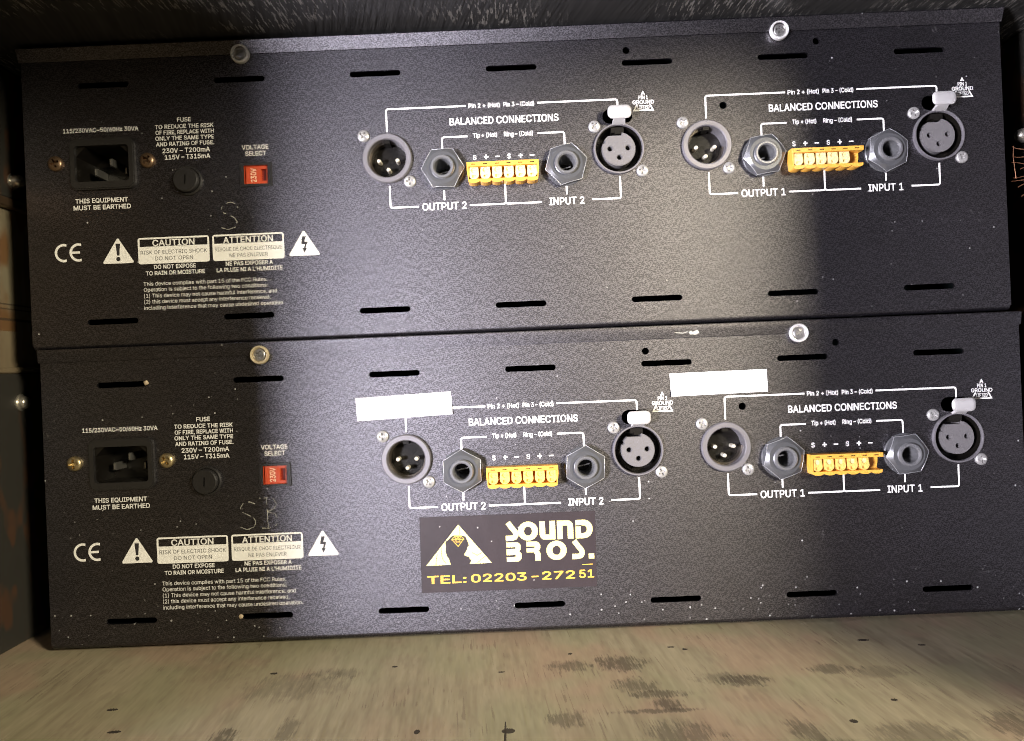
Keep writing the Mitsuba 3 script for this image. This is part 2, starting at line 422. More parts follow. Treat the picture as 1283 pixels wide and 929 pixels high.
def fem_emboss():
    """raised moulding on the insert, too worn to read"""
    pts = [box(-4.2 + 1.15 * i, 2.35 + 0.08 * i, -3.45 + 1.15 * i, 2.75 + 0.08 * i) for i in range(7)]
    return ext(unary_union(pts), 0.5, 0.72)
def release_tab():
    head = m3.Manifold.batch_hull([m3.Manifold.sphere(1.0, 24).scale([2.2, 2.2, 0.9]).translate([x, y, 5.8]) for x in (-3.0, 3.0) for y in (-0.75, 0.75)])
    neck = m3.Manifold.batch_hull([cuboid(-2.3, -2.6, 4.9, 2.3, -1.2, 5.7), cuboid(-2.9, -4.3, 0.6, 2.9, -3.7, 1.6)])
    return tri(head + neck)
def jack_washer():
    return lathe([(9.1, 0), (9.1, 0.55), (8.8, 0.8), (4.9, 0.8)], 48)
def jack_nut():
    hexa = m3.Manifold.cylinder(3.6, 9.45, 9.45, 6).translate([0, 0, 0.8])
    lim = cone(2.1, 9.7, 9.7, 64, 0.7) + cone(1.7, 9.55, 6.9, 64, 2.75)
    return tri((hexa ^ lim) - cone(6, 5.0, 5.0, 48, -0.5))
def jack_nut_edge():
    """brighter strips added along the nut edges for their highlights, as worn metal"""
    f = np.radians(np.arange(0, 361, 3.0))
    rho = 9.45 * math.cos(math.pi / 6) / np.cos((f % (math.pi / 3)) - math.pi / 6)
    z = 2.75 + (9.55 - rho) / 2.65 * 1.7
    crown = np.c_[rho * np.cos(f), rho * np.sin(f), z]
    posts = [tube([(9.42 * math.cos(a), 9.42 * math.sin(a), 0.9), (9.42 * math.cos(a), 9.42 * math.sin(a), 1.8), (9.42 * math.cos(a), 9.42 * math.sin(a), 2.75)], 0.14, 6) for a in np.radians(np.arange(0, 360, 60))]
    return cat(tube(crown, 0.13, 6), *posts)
def jack_bushing():
    return lathe([(5.15, 0.8), (5.15, 4.45), (4.85, 4.6), (5.15, 4.85), (5.15, 5.05), (4.85, 5.2), (5.15, 5.45), (5.1, 5.65), (4.75, 6.1), (4.05, 6.1), (3.5, 5.4), (3.4, -12)], 48)
def jack_back():
    return disc(3.4, -11.8)
def jack_spring():
    return ext(box(-2.9, -0.25, 2.6, 0.25), -5, -4.6)


def block_shell(open_right=False):
    n, p = 6, 5.08
    x0, x1 = -n * p / 2 - 0.35, n * p / 2 + 0.35
    scal = [(x0, 0.6)]
    for i in range(n):
        for a in np.linspace(math.pi, 0, 9)[1:-1]:
            scal.append((x0 + 0.35 + (i + 0.5) * p + p * 0.5 * math.cos(a), -3.6 - 1.05 * math.sin(a)))
        if i < n - 1:
            scal.append((x0 + 0.35 + (i + 1) * p, -3.6))
    scal.append((x1, 0.6))
    outer = Polygon([(x0, 0.5), (x0, 4.4), (x1, 4.4), (x1, 0.5)]).union(Polygon(scal)).buffer(0.02)
    inner = box(x0 + 0.75, -3.0, x1 - 0.75, 2.55)
    if open_right:
        inner = inner.union(box(x1 - 1.0, -2.9, x1 + 1, 2.5))
    return cat(ext(outer.difference(inner), 0.05, 6.2), ext(outer.buffer(-0.1), 0.02, 0.9))
def block_slots():
    return unary_union([box(-12.7 + 5.08 * i - 0.95, 3.25, -12.7 + 5.08 * i + 0.95, 3.65) for i in range(6)])
def block_clamp():
    b = m3.Manifold.hull(cone(4.6, 2.2, 2.2, 20, 0.9).translate([0, -0.75, 0]) + cuboid(-1.95, 0.2, 0.9, 1.95, 2.3, 5.2))
    s = cone(3.0, 1.15, 1.15, 16, 3.6).translate([0, 0.95, 0])
    hole = cuboid(-0.9, -2.3, 4.4, 0.9, -1.15, 7)
    slit = cuboid(-1.6, 0.78, 5.1, 1.6, 1.06, 7)
    return tri(b - s - hole - slit)
def block_screw():
    return tri(cone(3.9, 1.1, 1.1, 16, 0.9).translate([0, 0.95, 0]) - cuboid(-1.3, 0.8, 4.35, 1.3, 1.1, 6))


# ------------------------------------------------------------------ one rack unit
SHIFT = 140.9          # from the second channel to the first
HW, ZB, ZT = 216.0, -64.4, 68.0
MALE, FEM, JOUT, JIN, TERM, TAB_DY = (-56.2, 13.6), (45.9, 13.6), (-31.7, 7.8), (22.3, 7.4), (-5.5, 4.6), 14.6
FUSE, SWITCH, INLET = (-144.4, 7.6), (-114.4, 9.1), (-181.2, 16.5)


def panel_poly():
    p = box(-HW, ZB + 2.0, HW, ZT - 0.6)
    cuts = [slot((c - 3) * 60.05, 51.5, 22.3, 2.5) for c in range(7)] + [slot((c - 3) * 60.05, -52.86, 22.3, 2.5) for c in range(7)]
    cuts += [Point(135.0, 57.6).buffer(1.55), Point(51.0, 57.0).buffer(1.55), Point(92.7, 31.0).buffer(1.6)]
    for dx in (0, SHIFT):
        cuts += [Point(MALE[0] + dx, MALE[1]).buffer(9.6, quad_segs=12), Point(FEM[0] + dx, FEM[1]).buffer(10.3, quad_segs=12),
                 slot(FEM[0] + dx, FEM[1] + TAB_DY, 13.2, 6.4), Point(JOUT[0] + dx, JOUT[1]).buffer(4.6), Point(JIN[0] + dx, JIN[1]).buffer(4.6)]
    cuts += [rrect(-193.5, 8.5, -168.9, 25.1, 1.0), box(-120.9, 4.6, -108.2, 13.6)]
    return p.difference(unary_union(cuts))


def chassis():
    o = box(-HW + 0.2, ZB + 1.3, HW - 0.2, ZT - 1.6)
    i = box(-HW + 1.4, ZB + 2.5, HW - 1.4, ZT - 2.8)
    return cat(ext(o.difference(i), -210, -1.25), ext(o, -211, -210))


def fold():
    """the panel bent back under the chassis"""
    arc = [(-2.0 + 2.0 * math.cos(a), ZB + 2.0 - 2.0 * math.sin(a)) for a in np.linspace(0, math.pi / 2, 9)]
    inn = [(-2.0 + 0.8 * math.cos(a), ZB + 2.0 - 0.8 * math.sin(a)) for a in np.linspace(math.pi / 2, 0, 9)]
    m = trimesh.creation.extrude_polygon(Polygon(arc + [(-30, ZB), (-30, ZB + 1.2)] + inn), 2 * HW - 1.0, engine='earcut')
    v = m.vertices.copy()
    m.vertices = np.c_[v[:, 2] - HW + 0.5, v[:, 1], v[:, 0]]
    trimesh.repair.fix_normals(m)
    return m


def cover(t):
    """top sheet and its folded rear lip"""
    prof = [(-212, ZT - 1.5), (-0.1, ZT - 1.5), (-0.1, 62.35), (0.85, 62.3), (0.85 + 0.45 * t, 64.6), (0.85 + t, ZT - 0.6), (0.5 + t, ZT), (-212, ZT)]
    m = trimesh.creation.extrude_polygon(Polygon(prof), 2 * HW + 0.8, engine='earcut')
    v = m.vertices.copy()
    m.vertices = np.c_[v[:, 2] - HW - 0.4, v[:, 1], v[:, 0]]
    m.invert()
    trimesh.repair.fix_normals(m)
    return m


def build_unit(key, X, Z, rot, spec):
    base = T().translate([X, 0, Z]).rotate([1, 0, 0], 90).rotate([0, 0, 1], math.degrees(rot)).scale(0.001)
    at = lambda x, y, z=0.0, a=0.0: base @ T().translate([x, y, z]).rotate([0, 0, 1], a)
    P = lambda name, mesh, m, to=None, parent=None, smooth=30, label=None, cid=True: obj(
        name, mesh, m, parent or key, to if to is not None else base, smooth, label, (name if cid is True else cid))

    P('back_panel', lambda: ext(panel_poly(), -1.2, 0), 'mat_panel', smooth=False)
    P('chassis', chassis, 'mat_inside', smooth=False)
    P('bottom_fold', fold, 'mat_panel', smooth=40)
    P('top_cover', lambda: cover(spec['lip']), 'mat_panel', smooth=40, cid=None)
    for i, (x, y) in enumerate(((-118.7, 62.1), (118.4, 62.3))):
        s = P('cover_screw', lambda: lathe([(4.15, 0.5), (4.1, 2.2), (3.75, 2.75), (3.25, 2.65), (2.9, 1.3), (2.4, 1.3)], 48), spec['washer_m'][i], at(x, y))
        P('screw_head', lambda: (lambda m: (m.apply_translation([0, 0, 1.25]), m)[1])(pan_head(2.75, 1.1)), spec['cover_m'][i], at(x, y, 0, 20 + 50 * i + spec['turn']), s, cid='cover_head')

    # ---- power inlet
    inlet = P('power_inlet', lambda: cat(ext(rrect(-14.2, -11.2, 14.2, 11.2, 3.2).difference(rrect(-11.9, -7.9, 11.9, 7.9, 1.4)), 0, 1.7),
                                        ext(rrect(-13.7, -10.7, 13.7, 10.7, 2.8).difference(rrect(-11.9, -7.9, 11.9, 7.9, 1.4)), 1.7, 2.2)), 'mat_black_plastic', at(*INLET))
    P('socket', lambda: cat(ext(rrect(-12.3, -8.3, 12.3, 8.3, 1.4).difference(Polygon([(-11.9, -7.9), (11.9, -7.9), (11.9, 3.6), (7.6, 7.9), (-7.6, 7.9), (-11.9, 3.6)])), -16, 0.6),
                            flat(box(-12, -8, 12, 8), -15.8)), 'mat_insert_dark', at(*INLET), inlet, smooth=False)
    for x, y in ((0, 2.6), (-6.9, -1.6), (6.9, -1.6)):
        P('pin', lambda: tri(cuboid(-0.6, -1.7, -15.5, 0.6, 1.7, -6.4) + m3.Manifold.hull(cuboid(-0.6, -1.7, -6.5, 0.6, 1.7, -6.4) + cuboid(-0.3, -1.3, -6.0, 0.3, 1.3, -5.7))),
          'mat_blade', at(INLET[0] + x, INLET[1] + y), inlet, smooth=False, cid='inlet_pin')
    for i, (x, y) in enumerate(((-202.2, 17.5), (-161.7, 17.3))):
        P('inlet_screw', lambda: pan_head(3.3, 2.3), spec['inlet_m'][i], at(x, y, 0, spec['turn'] * 2 + 31 * i))
    P('lettering', lambda: txt('115/230VAC~50/60Hz 30VA', -198.7, -165.4, 31.9, 1.9), 'mat_ink', cid='t1')
    P('lettering', lambda: cat(txt('THIS EQUIPMENT', -194.5, -171.3, 0.8, 2.0), txt('MUST BE EARTHED', -195.4, -170.1, -2.2, 2.0)), 'mat_ink', cid='t2')

    # ---- fuse
    fh = P('fuse_holder', lambda: lathe([(6.5, 0), (6.5, 0.9), (6.1, 1.3), (5.7, 1.3), (5.55, 0.6)], 40), 'mat_black_plastic', at(*FUSE))
    P('cap', lambda: tri((cone(3.2, 5.5, 5.4, 40, 0.1) + cone(0.4, 5.4, 5.0, 40, 3.3)) - cuboid(-0.35, -2.0, 2.6, 0.35, 2.0, 5)), 'mat_black_plastic', at(*FUSE, 0, -4), fh)
    P('lettering', lambda: cat(txt('FUSE', -148.2, -142.1, 34.9, 1.9), txt('TO REDUCE THE RISK', -158.1, -132.2, 32.0, 1.8), txt('OF FIRE, REPLACE WITH', -157.9, -132.2, 29.45, 1.8),
                               txt('ONLY THE SAME TYPE', -158.1, -132.2, 26.9, 1.8), txt('AND RATING OF FUSE.', -157.9, -132.2, 24.35, 1.8),
                               txt('230V – T200mA', -155.2, -134.2, 21.4, 2.0), txt('115V – T315mA', -154.3, -134.2, 18.5, 2.0)), 'mat_ink', cid='t3')

    # ---- voltage selector
    sw = P('voltage_switch', lambda: ext(box(-7.0, -5.2, 7.0, 5.2).difference(box(-5.2, -4.1, 5.4, 4.1)), 0, 0.7), 'mat_black_plastic', at(*SWITCH), smooth=False)
    P('well', lambda: cat(ext(box(-5.5, -4.3, 5.7, 4.3).difference(box(-5.2, -4.1, 5.4, 4.1)), -5, 0.1), flat(box(-5.4, -4.2, 5.6, 4.2), -4.9)), 'mat_red', at(*SWITCH), sw, smooth=False)
    sl = P('slider', lambda: ext(box(-4.6, -4.0, 5.3, 4.0).difference(box(2.0, -2.6, 4.3, 2.6)), -3, -0.5), 'mat_red', at(*SWITCH), sw, smooth=False, label='orange red slider marked 230V')
    P('recess', lambda: flat(box(1.9, -2.7, 4.4, 2.7), -2.2), 'mat_red_dark', at(*SWITCH), sw, smooth=False)
    P('marking', lambda: txt('230V', -3.1, 3.1, 0, 2.5, True, -0.46), 'mat_red_ink', at(SWITCH[0] - 1.3, SWITCH[1], 0, 90), sw, smooth=False)
    P('lettering', lambda: cat(txt('VOLTAGE', -120.2, -108.4, 21.4, 2.0), txt('SELECT', -118.7, -109.6, 18.6, 2.0)), 'mat_ink', cid='t4')

    # ---- approval marks and warnings
    def ce():
        ring = lambda cx: Point(cx, -21.8).buffer(4.05, quad_segs=16).difference(Point(cx, -21.8).buffer(3.0, quad_segs=16)).difference(box(cx + 1.2, -30, cx + 9, -10))
        return flat(unary_union([ring(-200.5), ring(-194.0), box(-197.4, -22.3, -193.4, -21.3)]), 0.03)
    P('conformity_mark', ce, 'mat_ink')
    def triangle(cx, w):
        return Polygon([(cx - w / 2, -27.3), (cx + w / 2, -27.3), (cx, -16.1)]).buffer(-0.5).buffer(0.6)
    wt = P('warning_triangle', lambda: flat(triangle(-176.6, 14.0), 0.03), 'mat_ink')
    P('mark', lambda: flat(unary_union([Polygon([(-177.35, -18.9), (-175.85, -18.9), (-176.3, -23.7), (-176.9, -23.7)]).buffer(0.25), Point(-176.6, -25.45).buffer(0.95)]), 0.06), 'mat_dark_ink', None, wt, cid='mk1')
    wt = P('warning_triangle', lambda: flat(triangle(-94.5, 14.0), 0.03), 'mat_ink', cid='wt2')
    P('mark', lambda: flat(unary_union([Polygon([(-95.2, -18.9), (-93.6, -18.9), (-94.4, -21.3), (-92.9, -21.3), (-94.0, -24.2), (-94.6, -24.2), (-94.1, -22.3), (-95.8, -22.3)]),
                                        Polygon([(-95.3, -24.0), (-93.3, -24.0), (-94.4, -26.2)])]), 0.06), 'mat_dark_ink', None, wt, cid='mk2')
    for k, (x0, x1, head, l1, l2) in enumerate(((-167.8, -136.3, 'CAUTION', 'RISK OF ELECTRIC SHOCK', 'DO NOT OPEN'), (-134.9, -103.3, 'ATTENTION', 'RISQUE DE CHOC ELECTRIQUE', 'NE PAS ENLEVER'))):
        c = (x0 + x1) / 2
        b = P('warning_box', lambda: flat(rrect(x0, -28.2, x1, -16.6, 1.1).difference(box(x0 + 0.8, -20.6, x1 - 0.8, -17.35)), 0.03), 'mat_ink', cid=f'wb{k}')
        hw = 9.3 if k == 0 else 11.0
        P('heading', lambda: txt(head, c - hw, c + hw, -19.0, 2.7), 'mat_ink', None, b, cid=f'wh{k}')
        P('lettering', lambda: cat(txt(l1, x0 + 1.1, x1 - 1.1, -23.1, 1.75, False, 0.06), txt(l2, c - 8.4, c + 8.4, -25.9, 1.75, False, 0.06)), 'mat_dark_ink', None, b, cid=f'wl{k}')
    P('lettering', lambda: cat(txt('DO NOT EXPOSE', -161.1, -142.6, -29.6, 1.8), txt('TO RAIN OR MOISTURE', -164.8, -138.7, -32.3, 1.8)), 'mat_ink', cid='t5')
    P('lettering', lambda: cat(txt('NE PAS EXPOSER A', -129.4, -108.6, -29.5, 1.8), txt('LA PLUIE NI A L’HUMIDITE', -133.5, -104.4, -32.2, 1.8)), 'mat_ink', cid='t6')
    P('lettering', lambda: cat(txt('This device complies with part 15 of the FCC Rules.', -166.0, -111.4, -36.9, 1.75, False), txt('Operation is subject to the following two conditions:', -166.0, -111.3, -39.5, 1.75, False),
                               txt('(1) This device may not cause harmful interference, and', -166.0, -107.3, -42.2, 1.75, False), txt('(2) this device must accept any interference received,', -166.0, -110.3, -44.8, 1.75, False),
                               txt('including interference that may cause undesired operation.', -166.1, -104.3, -47.5, 1.75, False)), 'mat_ink', cid='t7')

    # ---- the two channels
    for ch, dx in ((2, 0.0), (1, SHIFT)):
        C = lambda xy, z=0.0, a=0.0: at(xy[0] + dx, xy[1], z, a)
        o = at(dx, 0)
        male = P('male_connector', XLR_MALE_RING, 'mat_cast', C(MALE))
        P('cup_floor', male_floor, 'mat_insert_dark', C(MALE), male, smooth=False)
        P('liner', male_sleeve, 'mat_cup', C(MALE), male)
        P('key', male_key, 'mat_insert_dark', C(MALE), male, smooth=False)
        for x, y in ((-4.1, -0.2), (4.1, -0.2), (0, -4.2)):
            P('pin', PIN, 'mat_contact', C((MALE[0] + x, MALE[1] + y)), male, cid='male_pin')
        fem = P('female_connector', FEM_RING, 'mat_cast', C(FEM))
        P('cup', fem_floor, 'mat_insert_dark', C(FEM), fem, smooth=30, cid='fem_floor')
        P('insert', fem_insert, 'mat_insert_grey', C(FEM), fem)
        P('catch', fem_catch, 'mat_insert_dark', C(FEM), fem, smooth=False)
        P('moulding', fem_emboss, 'mat_insert_grey', C(FEM), fem, smooth=False)
        P('release_tab', release_tab, 'mat_tab', C((FEM[0] + 0.2, FEM[1] + TAB_DY)), fem, smooth=40)
        for k, (x, y) in enumerate(((MALE[0] - 10.1, MALE[1] + 10.4), (MALE[0] + 9.5, MALE[1] - 10.4), (FEM[0] - 10.3, FEM[1] + 10.3), (FEM[0] + 10.1, FEM[1] - 10.0))):
            P('connector_screw', lambda: pan_head(2.65, 1.35), 'mat_zinc', at(x + dx, y, 0, (37 * k + 23 * ch + spec['turn']) % 90))
        for k, (name, xy) in enumerate((('output', JOUT), ('input', JIN))):
            j = P('jack_socket', jack_washer, 'mat_nut', C(xy))
            P('nut', jack_nut, 'mat_nut', C(xy, 0, spec['nuts'][(ch == 1) * 2 + k]), j, smooth=25)
            P('nut_edge', jack_nut_edge, 'mat_edge_glint', C(xy, 0, spec['nuts'][(ch == 1) * 2 + k]), j, smooth=True)
            P('bushing', jack_bushing, 'mat_bushing', C(xy), j)
            P('bore', jack_back, 'mat_insert_dark', C(xy), j, smooth=False)
            P('contact', jack_spring, 'mat_blade', C(xy, 0, 12), j, smooth=False)
        tb = P('terminal_block', lambda: block_shell(spec['open'][ch - 1]), 'mat_orange', C(TERM), smooth=25, cid=f"shell{spec['open'][ch - 1]}")
        P('slots', lambda: flat(block_slots(), 6.23), 'mat_insert_dark', C(TERM), tb, smooth=False)
        for i in range(5 if spec['open'][ch - 1] else 6):
            cl = P('clamp', block_clamp, spec['clamp_m'][ch - 1], C((TERM[0] - 12.7 + 5.08 * i, TERM[1])), tb)
        for i in range(5 if spec['open'][ch - 1] else 6):
            P('clamp_screw', block_screw, spec['clamp_screw'][ch - 1], C((TERM[0] - 12.7 + 5.08 * i, TERM[1])), tb)
        # printed lines and words
        P('connection_line', lambda: lines([(-55.9, 25.5), (-55.9, 35.5), (-20.6, 35.5)]), 'mat_ink', o, smooth=False, cid='l1')
        P('connection_line', lambda: lines([(10.8, 35.6), (46.2, 35.6), (46.2, 31.2)]), 'mat_ink', o, smooth=False, cid='l2')
        P('connection_line', lambda: lines([(-31.8, 16.0), (-31.8, 22.1), (-20.5, 22.1)]), 'mat_ink', o, smooth=False, cid='l3')
        P('connection_line', lambda: lines([(10.5, 22.2), (22.2, 22.2), (22.2, 16.0)]), 'mat_ink', o, smooth=False, cid='l4')
        P('connection_line', lambda: lines([(-55.7, 1.6), (-55.7, -8.0), (-43.2, -8.0)]), 'mat_ink', o, smooth=False, cid='l5')
        P('connection_line', lambda: lines([(-20.7, -8.3), (-4.8, -8.3), (-4.8, 0.6)], [(-4.8, 0.6), (-4.8, -8.3), (11.1, -8.3)]), 'mat_ink', o, smooth=False, cid='l6')
        P('connection_line', lambda: lines([(33.4, -8.0), (46.0, -8.0), (46.0, 1.6)]), 'mat_ink', o, smooth=False, cid='l7')
        P('connection_line', lambda: lines([(-31.8, -1.2), (-31.8, -5.6)]), 'mat_ink', o, smooth=False, cid='l8')
        P('connection_line', lambda: lines([(22.25, -1.4), (22.25, -5.3)]), 'mat_ink', o, smooth=False, cid='l9')
        P('lettering', lambda: cat(txt('Pin 2 + (Hot)', -19.5, -5.7, 35.5, 2.0), txt('Pin 3 – (Cold)', -4.1, 9.5, 35.5, 2.0)), 'mat_ink', o, smooth=False, cid='c1')
        P('lettering', lambda: txt('BALANCED CONNECTIONS', -28.1, 20.0, 28.9, 3.15), 'mat_ink', o, smooth=False, cid='c2')
        P('lettering', lambda: cat(txt('Tip + (Hot)', -18.1, -7.4, 22.4, 2.0), txt('Ring – (Cold)', -4.4, 8.4, 22.4, 2.0)), 'mat_ink', o, smooth=False, cid='c3')
        def pins():
            out = []
            for i in range(6):
                x = -17.7 + 5.06 * i
                if i % 3 == 0:
                    out.append(txt('S', x - 0.75, x + 0.75, 12.7, 2.1))
                else:
                    s = box(x - 1.0, 12.4, x + 1.0, 12.95)
                    out.append(flat(s if i % 3 == 2 else s.union(box(x - 0.28, 11.65, x + 0.28, 13.7)), 0.03))
            return cat(*out)
        P('lettering', pins, 'mat_ink', o, smooth=False, cid='c4')
        P('lettering', lambda: txt(f'OUTPUT {ch}', -41.7, -22.2, -8.15, 3.2), 'mat_ink', o, smooth=False, cid=f'c5{ch}')
        P('lettering', lambda: txt(f'INPUT {ch}', 14.3, 29.8, -8.1, 3.2), 'mat_ink', o, smooth=False, cid=f'c6{ch}')
        def lift():
            t = Polygon([(52.9, 30.0), (62.3, 30.0), (57.6, 39.0)])
            ring = t.difference(t.buffer(-0.6)).difference(box(50, 32.9, 66, 35.0)).difference(box(55.7, 34.9, 59.5, 37.2))
            return cat(flat(ring, 0.03), txt('PIN 1', 55.6, 59.7, 36.0, 1.6), txt('GROUND', 52.9, 62.3, 33.95, 1.7), txt('LIFTED', 55.0, 60.2, 31.75, 1.5))
        P('ground_lift_mark', lift, 'mat_ink', o, smooth=False)
    return base, at, P


S_STROKE = [(-122.9, -5.2), (-123.6, -3.5), (-126.0, -2.4), (-128.9, -3.0), (-130.4, -4.9), (-129.8, -6.8), (-127.2, -8.0), (-124.6, -9.4), (-123.6, -11.4), (-124.6, -13.6), (-127.4, -14.6), (-130.5, -13.6)]
B_STROKES = [[(-121.9, -1.0), (-118.6, -0.9), (-115.6, -1.5), (-114.2, -3.6), (-115.4, -5.9), (-118.4, -7.0)], [(-118.4, -7.0), (-115.0, -8.2), (-113.6, -10.6), (-114.8, -13.2), (-118.2, -14.4), (-120.7, -14.2)],
             [(-118.6, -0.9), (-118.5, -7.0), (-118.3, -14.6)]]


def scratch(strokes, keep, seed):
    """hand-scratched strokes, broken where the tool skipped"""
    r = np.random.default_rng(seed)
    out = []
    for s in strokes:
        l = LineString(s)
        pos = 0.0
        while pos < l.length:
            run = r.uniform(0.6, 2.2)
            if r.random() < keep:
                pts = [np.array(l.interpolate(min(pos + k * run / 3, l.length)).coords[0]) + r.normal(0, 0.07, 2) for k in range(4)]
                out.append(LineString(pts).buffer(r.uniform(0.07, 0.16), cap_style='flat'))
            pos += run + r.uniform(0.05, 0.25)
    return flat(unary_union([g for g in out if g.area > 0]), 0.035)


# upper unit
UP = thing('rack_audio_unit', 'upper black steel audio unit, its back without tape strips or sticker', 'audio unit', 'black audio units stacked in the case')
base, at, P = build_unit(UP, 0.00516, 0.08195, 0.00125, dict(cover_m=('mat_head', 'mat_head'), washer_m=('mat_washer', 'mat_washer'), inlet_m=('mat_dark_screw', 'mat_dark_screw'), turn=11, lip=2.3, nuts=(0, 14, 8, 24), open=(True, False), clamp_m=('mat_pale', 'mat_pale'), clamp_screw=('mat_pale', 'mat_pale')))
P('scratch', scratch([S_STROKE], 0.55, 3), 'mat_scratch', smooth=False, cid='su', label='faint hand scratched letter S')

# lower unit
LO = thing('rack_audio_unit', 'lower black steel audio unit with two white tape strips and a shop sticker', 'audio unit', 'black audio units stacked in the case')
base, at, P = build_unit(LO, 0.00809, -0.05084, -0.00125, dict(cover_m=('mat_head', 'mat_head'), washer_m=('mat_brass_washer', 'mat_washer'), inlet_m=('mat_brass_zinc', 'mat_brass_zinc'), turn=47, lip=0.7, nuts=(30, 27, 19, 6), open=(True, False), clamp_m=('mat_yellow', 'mat_yellow'), clamp_screw=('mat_pale', 'mat_yellow')))
P('scratch', scratch([S_STROKE] + B_STROKES, 0.8, 5), 'mat_scratch', smooth=False, cid='sl', label='hand scratched letters SB')
P('paint_chip', flat(unary_union([Polygon([(70.2 + dx, 64.4 + dy), (71.3 + dx, 64.9 + dy), (72.0 + dx, 63.6 + dy), (70.8 + dx, 63.3 + dy)]).buffer(0.12) for dx, dy in ((0, 0.2), (1.5, 0.0), (2.6, 0.5))] +
                                  [LineString([(64.0, 64.6), (67.5, 64.2), (69.5, 64.8)]).buffer(0.15)]), 1.45), 'mat_scratch', smooth=False)
def tape(corners, lift, seed):
    """thin strip stuck to the panel, slightly wavy, one end peeling"""
    c = np.array(corners, float)
    n, m = 44, 12
    u, v = np.meshgrid(np.linspace(0, 1, n), np.linspace(0, 1, m), indexing='ij')
    xy = (1 - u)[..., None] * ((1 - v)[..., None] * c[0] + v[..., None] * c[3]) + u[..., None] * ((1 - v)[..., None] * c[1] + v[..., None] * c[2])
    z = 0.12 + 0.10 * meshkit.noise(np.dstack([xy / 3.0, np.full(u.shape, seed)]), seed)
    for (cu, cv, h, reach) in lift:
        d = np.hypot((u - cu) * 4.2, v - cv)
        z = z + h * np.clip(1 - d / reach, 0, 1) ** 2
    top = np.dstack([xy, z]).reshape(-1, 3)
    i, j = np.meshgrid(np.arange(n - 1), np.arange(m - 1), indexing='ij')
    q = np.stack([i * m + j, (i + 1) * m + j, (i + 1) * m + j + 1, i * m + j + 1], -1).reshape(-1, 4)
    f = np.vstack([q[:, [0, 2, 1]], q[:, [0, 3, 2]]])
    bot = top - [0, 0, 0.09]
    ring = np.r_[np.arange(n) * m, (n - 1) * m + np.arange(1, m), np.arange(n - 2, -1, -1) * m + m - 1, np.arange(m - 2, 0, -1)]
    k = np.roll(ring, -1); N = n * m
    side = np.vstack([np.c_[ring, k, k + N], np.c_[ring, k + N, ring + N]])
    t = trimesh.Trimesh(np.vstack([top, bot]), np.vstack([f, f[:, ::-1] + N, side]), process=False)
    trimesh.repair.fix_normals(t)
    return t


P('tape_strip', tape([(-77.6, 41.3), (-35.5, 42.7), (-35.1, 32.7), (-77.2, 31.2)], [(1, 1, 0.9, 0.7), (0, 0, 0.5, 0.5)], 3), 'mat_tape', smooth=30, label='blank white tape strip above the left round connector', cid='tp1')
P('tape_strip', tape([(61.2, 46.7), (103.9, 47.0), (104.3, 37.1), (61.5, 36.5)], [(0, 1, 0.9, 0.6), (1, 0, 0.6, 0.6)], 8), 'mat_tape', smooth=30, label='blank white tape strip right of the middle', cid='tp2')

st = P('sticker', lambda: ext(Polygon([(-51.6, -12.3), (25.9, -12.4), (25.5, -45.7), (-51.8, -45.7)]), 0.05, 0.16), 'mat_sticker', smooth=False, label='black shop sticker with yellow pyramid and phone number')
ZS = 0.19
loc = lambda pts, k=0.352 / 9.869, x0=-49.35, y0=-33.75, ox=145.0, oy=680.0: [((x - ox) * k * 0.99915 - (y - oy) * k * 0.0413 + x0, -((x - ox) * k * 0.0413 + (y - oy) * k * 0.99915) + y0) for x, y in pts]
pyr = Polygon(loc([(145, 680), (538, 168), (955, 640)]))
heads = Polygon(loc([(452, 700), (450, 662), (428, 592), (400, 555), (387, 500), (392, 440), (383, 402), (386, 380), (412, 366), (447, 325), (482, 306), (592, 308), (626, 320), (645, 362), (662, 400), (668, 425),
                     (646, 448), (645, 472), (632, 500), (612, 532), (614, 550), (640, 562), (676, 570), (680, 598), (700, 606), (690, 630), (678, 652), (678, 700)])).buffer(0.12)
folds = unary_union([LineString(loc(p)).buffer(0.11) for p in ([(335, 450), (330, 540), (350, 600), (385, 645)], [(280, 540), (268, 600), (265, 668)], [(715, 515), (775, 548), (830, 515)], [(780, 640), (830, 590), (885, 552)], [(557, 200), (560, 300)])])
lg = P('pyramid_emblem', flat(pyr.difference(heads).difference(folds), ZS), 'mat_cream_ink', None, st, smooth=False, cid='pyr', label='pale yellow pyramid with two dark head outlines')
dia = Polygon(loc([(452, 352), (612, 345), (540, 444)]))
gem = dia.difference(dia.buffer(-0.25)).union(unary_union([LineString(loc(p)).buffer(0.12) for p in ([(460, 352), (495, 315), (572, 312), (610, 345)], [(500, 345), (518, 385)], [(565, 345), (552, 385)], [(495, 318), (520, 350), (535, 315), (550, 348), (572, 315)], [(510, 385), (560, 382)])]))
P('gem_emblem', flat(gem, ZS), 'mat_gold_ink', None, st, smooth=False, cid='gem')


def stroke(pts, w=2.35):
    return LineString(pts).buffer(w / 2, cap_style='flat', join_style='round', quad_segs=6)


def oval(cx, cy, rx, ry):
    return affinity.scale(Point(cx, cy).buffer(1, quad_segs=16), rx, ry)


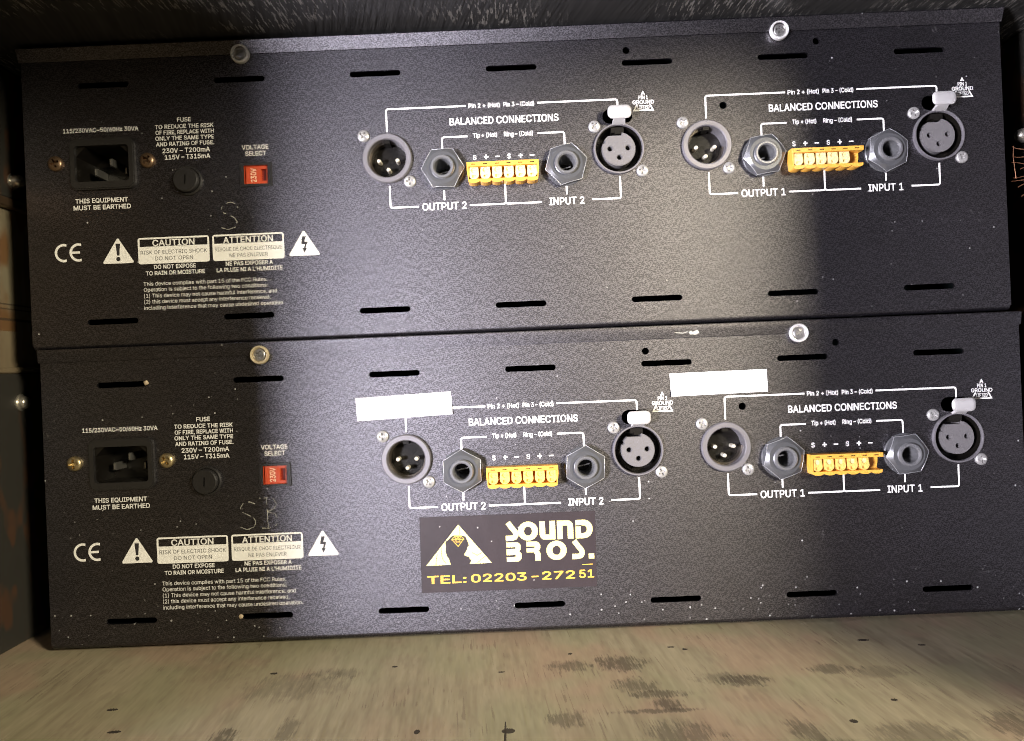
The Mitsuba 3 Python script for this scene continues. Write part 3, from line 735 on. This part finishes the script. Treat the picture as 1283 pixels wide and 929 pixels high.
W = 2.4
S1 = stroke([(-12.75, -16.05), (-11.2, -18.3), (-9.6, -20.3), (-9.3, -21.6), (-9.9, -22.7), (-11.1, -23.05), (-13.85, -23.05)])
O1 = oval(-3.95, -20.2, 4.4, 4.2).difference(oval(-3.95, -20.2, 1.75, 1.95))
U1 = rrect(1.15, -24.3, 8.1, -12, 2.4).intersection(box(1.15, -24.4, 8.1, -16.1)).union(box(5.6, -24.3, 8.1, -16.1)).difference(box(3.65, -22.0, 5.55, -16))
N1 = rrect(8.9, -30, 16.0, -16.1, 2.6).intersection(box(8.9, -24.3, 16.0, -16)).union(box(8.9, -24.3, 11.3, -16.1)).difference(box(11.35, -24.5, 13.5, -18.4))
D1 = rrect(12, -24.3, 24.55, -16.15, 3.9).intersection(box(17.0, -25, 25, -16)).difference(rrect(14, -22.0, 22.0, -18.6, 1.6).intersection(box(19.4, -23, 23, -18))).difference(box(16.9, -18.95, 19.6, -18.45))
B1 = unary_union([rrect(-20, -29.4, -7.4, -24.85, 2.1), rrect(-20, -33.45, -7.1, -28.6, 2.2)]).intersection(box(-13.75, -34, -7, -24)).difference(unary_union([slot(-12.5, -27.4, 5.6, 0.75), slot(-12.5, -30.9, 5.6, 0.85)]))
R1 = unary_union([rrect(-9, -29.6, 1.2, -24.85, 2.2).intersection(box(-4.9, -30, 2, -24)), Polygon([(-2.2, -29), (0.2, -28.6), (1.25, -30.2), (1.25, -33.4), (-1.25, -33.4), (-1.25, -30.6)])]).difference(slot(-3.4, -27.35, 4.2, 0.7))
O2 = oval(8.3, -29.15, 4.45, 4.25).difference(oval(8.3, -29.15, 1.8, 2.0))
S2 = affinity.translate(S1, 28.9, -9.15)
dot = box(22.4, -33.4, 24.8, -31.1)
P('shop_name', flat(unary_union([g.buffer(0) for g in (S1, U1, N1, D1)]), ZS), 'mat_cream_ink', None, st, smooth=False, cid='sn1')
P('shop_name', flat(O1, ZS), 'mat_cream_ink', None, st, smooth=False, cid='sn1b')
P('shop_name', flat(unary_union([g.buffer(0) for g in (B1, R1, O2, S2, dot)]), ZS), 'mat_cream_ink', None, st, smooth=False, cid='sn2')
P('phone_number', cat(txt('TEL:', -49.2, -31.9, -40.0, 3.5, True, ZS), txt('02203', -29.9, -5.3, -40.0, 3.5, True, ZS), txt('–', -3.2, -0.1, -40.0, 3.5, True, ZS),
                      txt('272', 1.5, 16.0, -40.0, 3.5, True, ZS), txt('51', 17.9, 24.4, -39.9, 3.5, True, ZS), flat(box(19.3, -36.0, 24.1, -35.7), ZS)), 'mat_gold_ink', None, st, smooth=False, cid='tel')

# crumbs of debris caught in the ventilation slots of the lower unit
for (x, y, z, r, lab) in ((-169.5, 51.9, 0.2, 0.95, 'tan crumb of dirt caught in the top left ventilation slot of the lower unit'),
                          (-131.8, -52.6, 0.2, 0.9, 'tan crumb of dirt by the second bottom ventilation slot of the lower unit')):
    m = trimesh.creation.icosphere(2, r)
    m.vertices *= 0.75 + 0.6 * meshkit.noise(m.vertices * 1.7 + x)[:, None]
    k = obj('dirt_crumb', m, 'mat_crumb', None, at(x, y, z), smooth=False)
    labels[k] = {'label': lab, 'category': 'crumb'}

# ------------------------------------------------------------------ the lamps (outside the frame)
for L in LAMPS:
    key = L['key']
    labels[key] = {'label': L['label'], 'category': 'lamp'}
    R = L['radius']
    place = T().look_at(origin=list(L['pos']), target=list(L['aim']), up=[0, 0, 1])
    scene[key + '__diffuser'] = {**mikit.ply(disc(R, 0.0), 'mat_ink', False), 'to_world': place,
                                 'emitter': {'type': 'area', 'radiance': {'type': 'rgb', 'value': [L['power'] * c for c in L['color']]}}}
    scene[key + '__housing'] = {**mikit.ply(lathe([(R + 0.001, 0.004), (R + 0.006, 0.004), (R + 0.006, -0.02), (R * 0.6, -0.06), (0.0, -0.07)], 40), 'mat_lamp_body', 30), 'to_world': place}
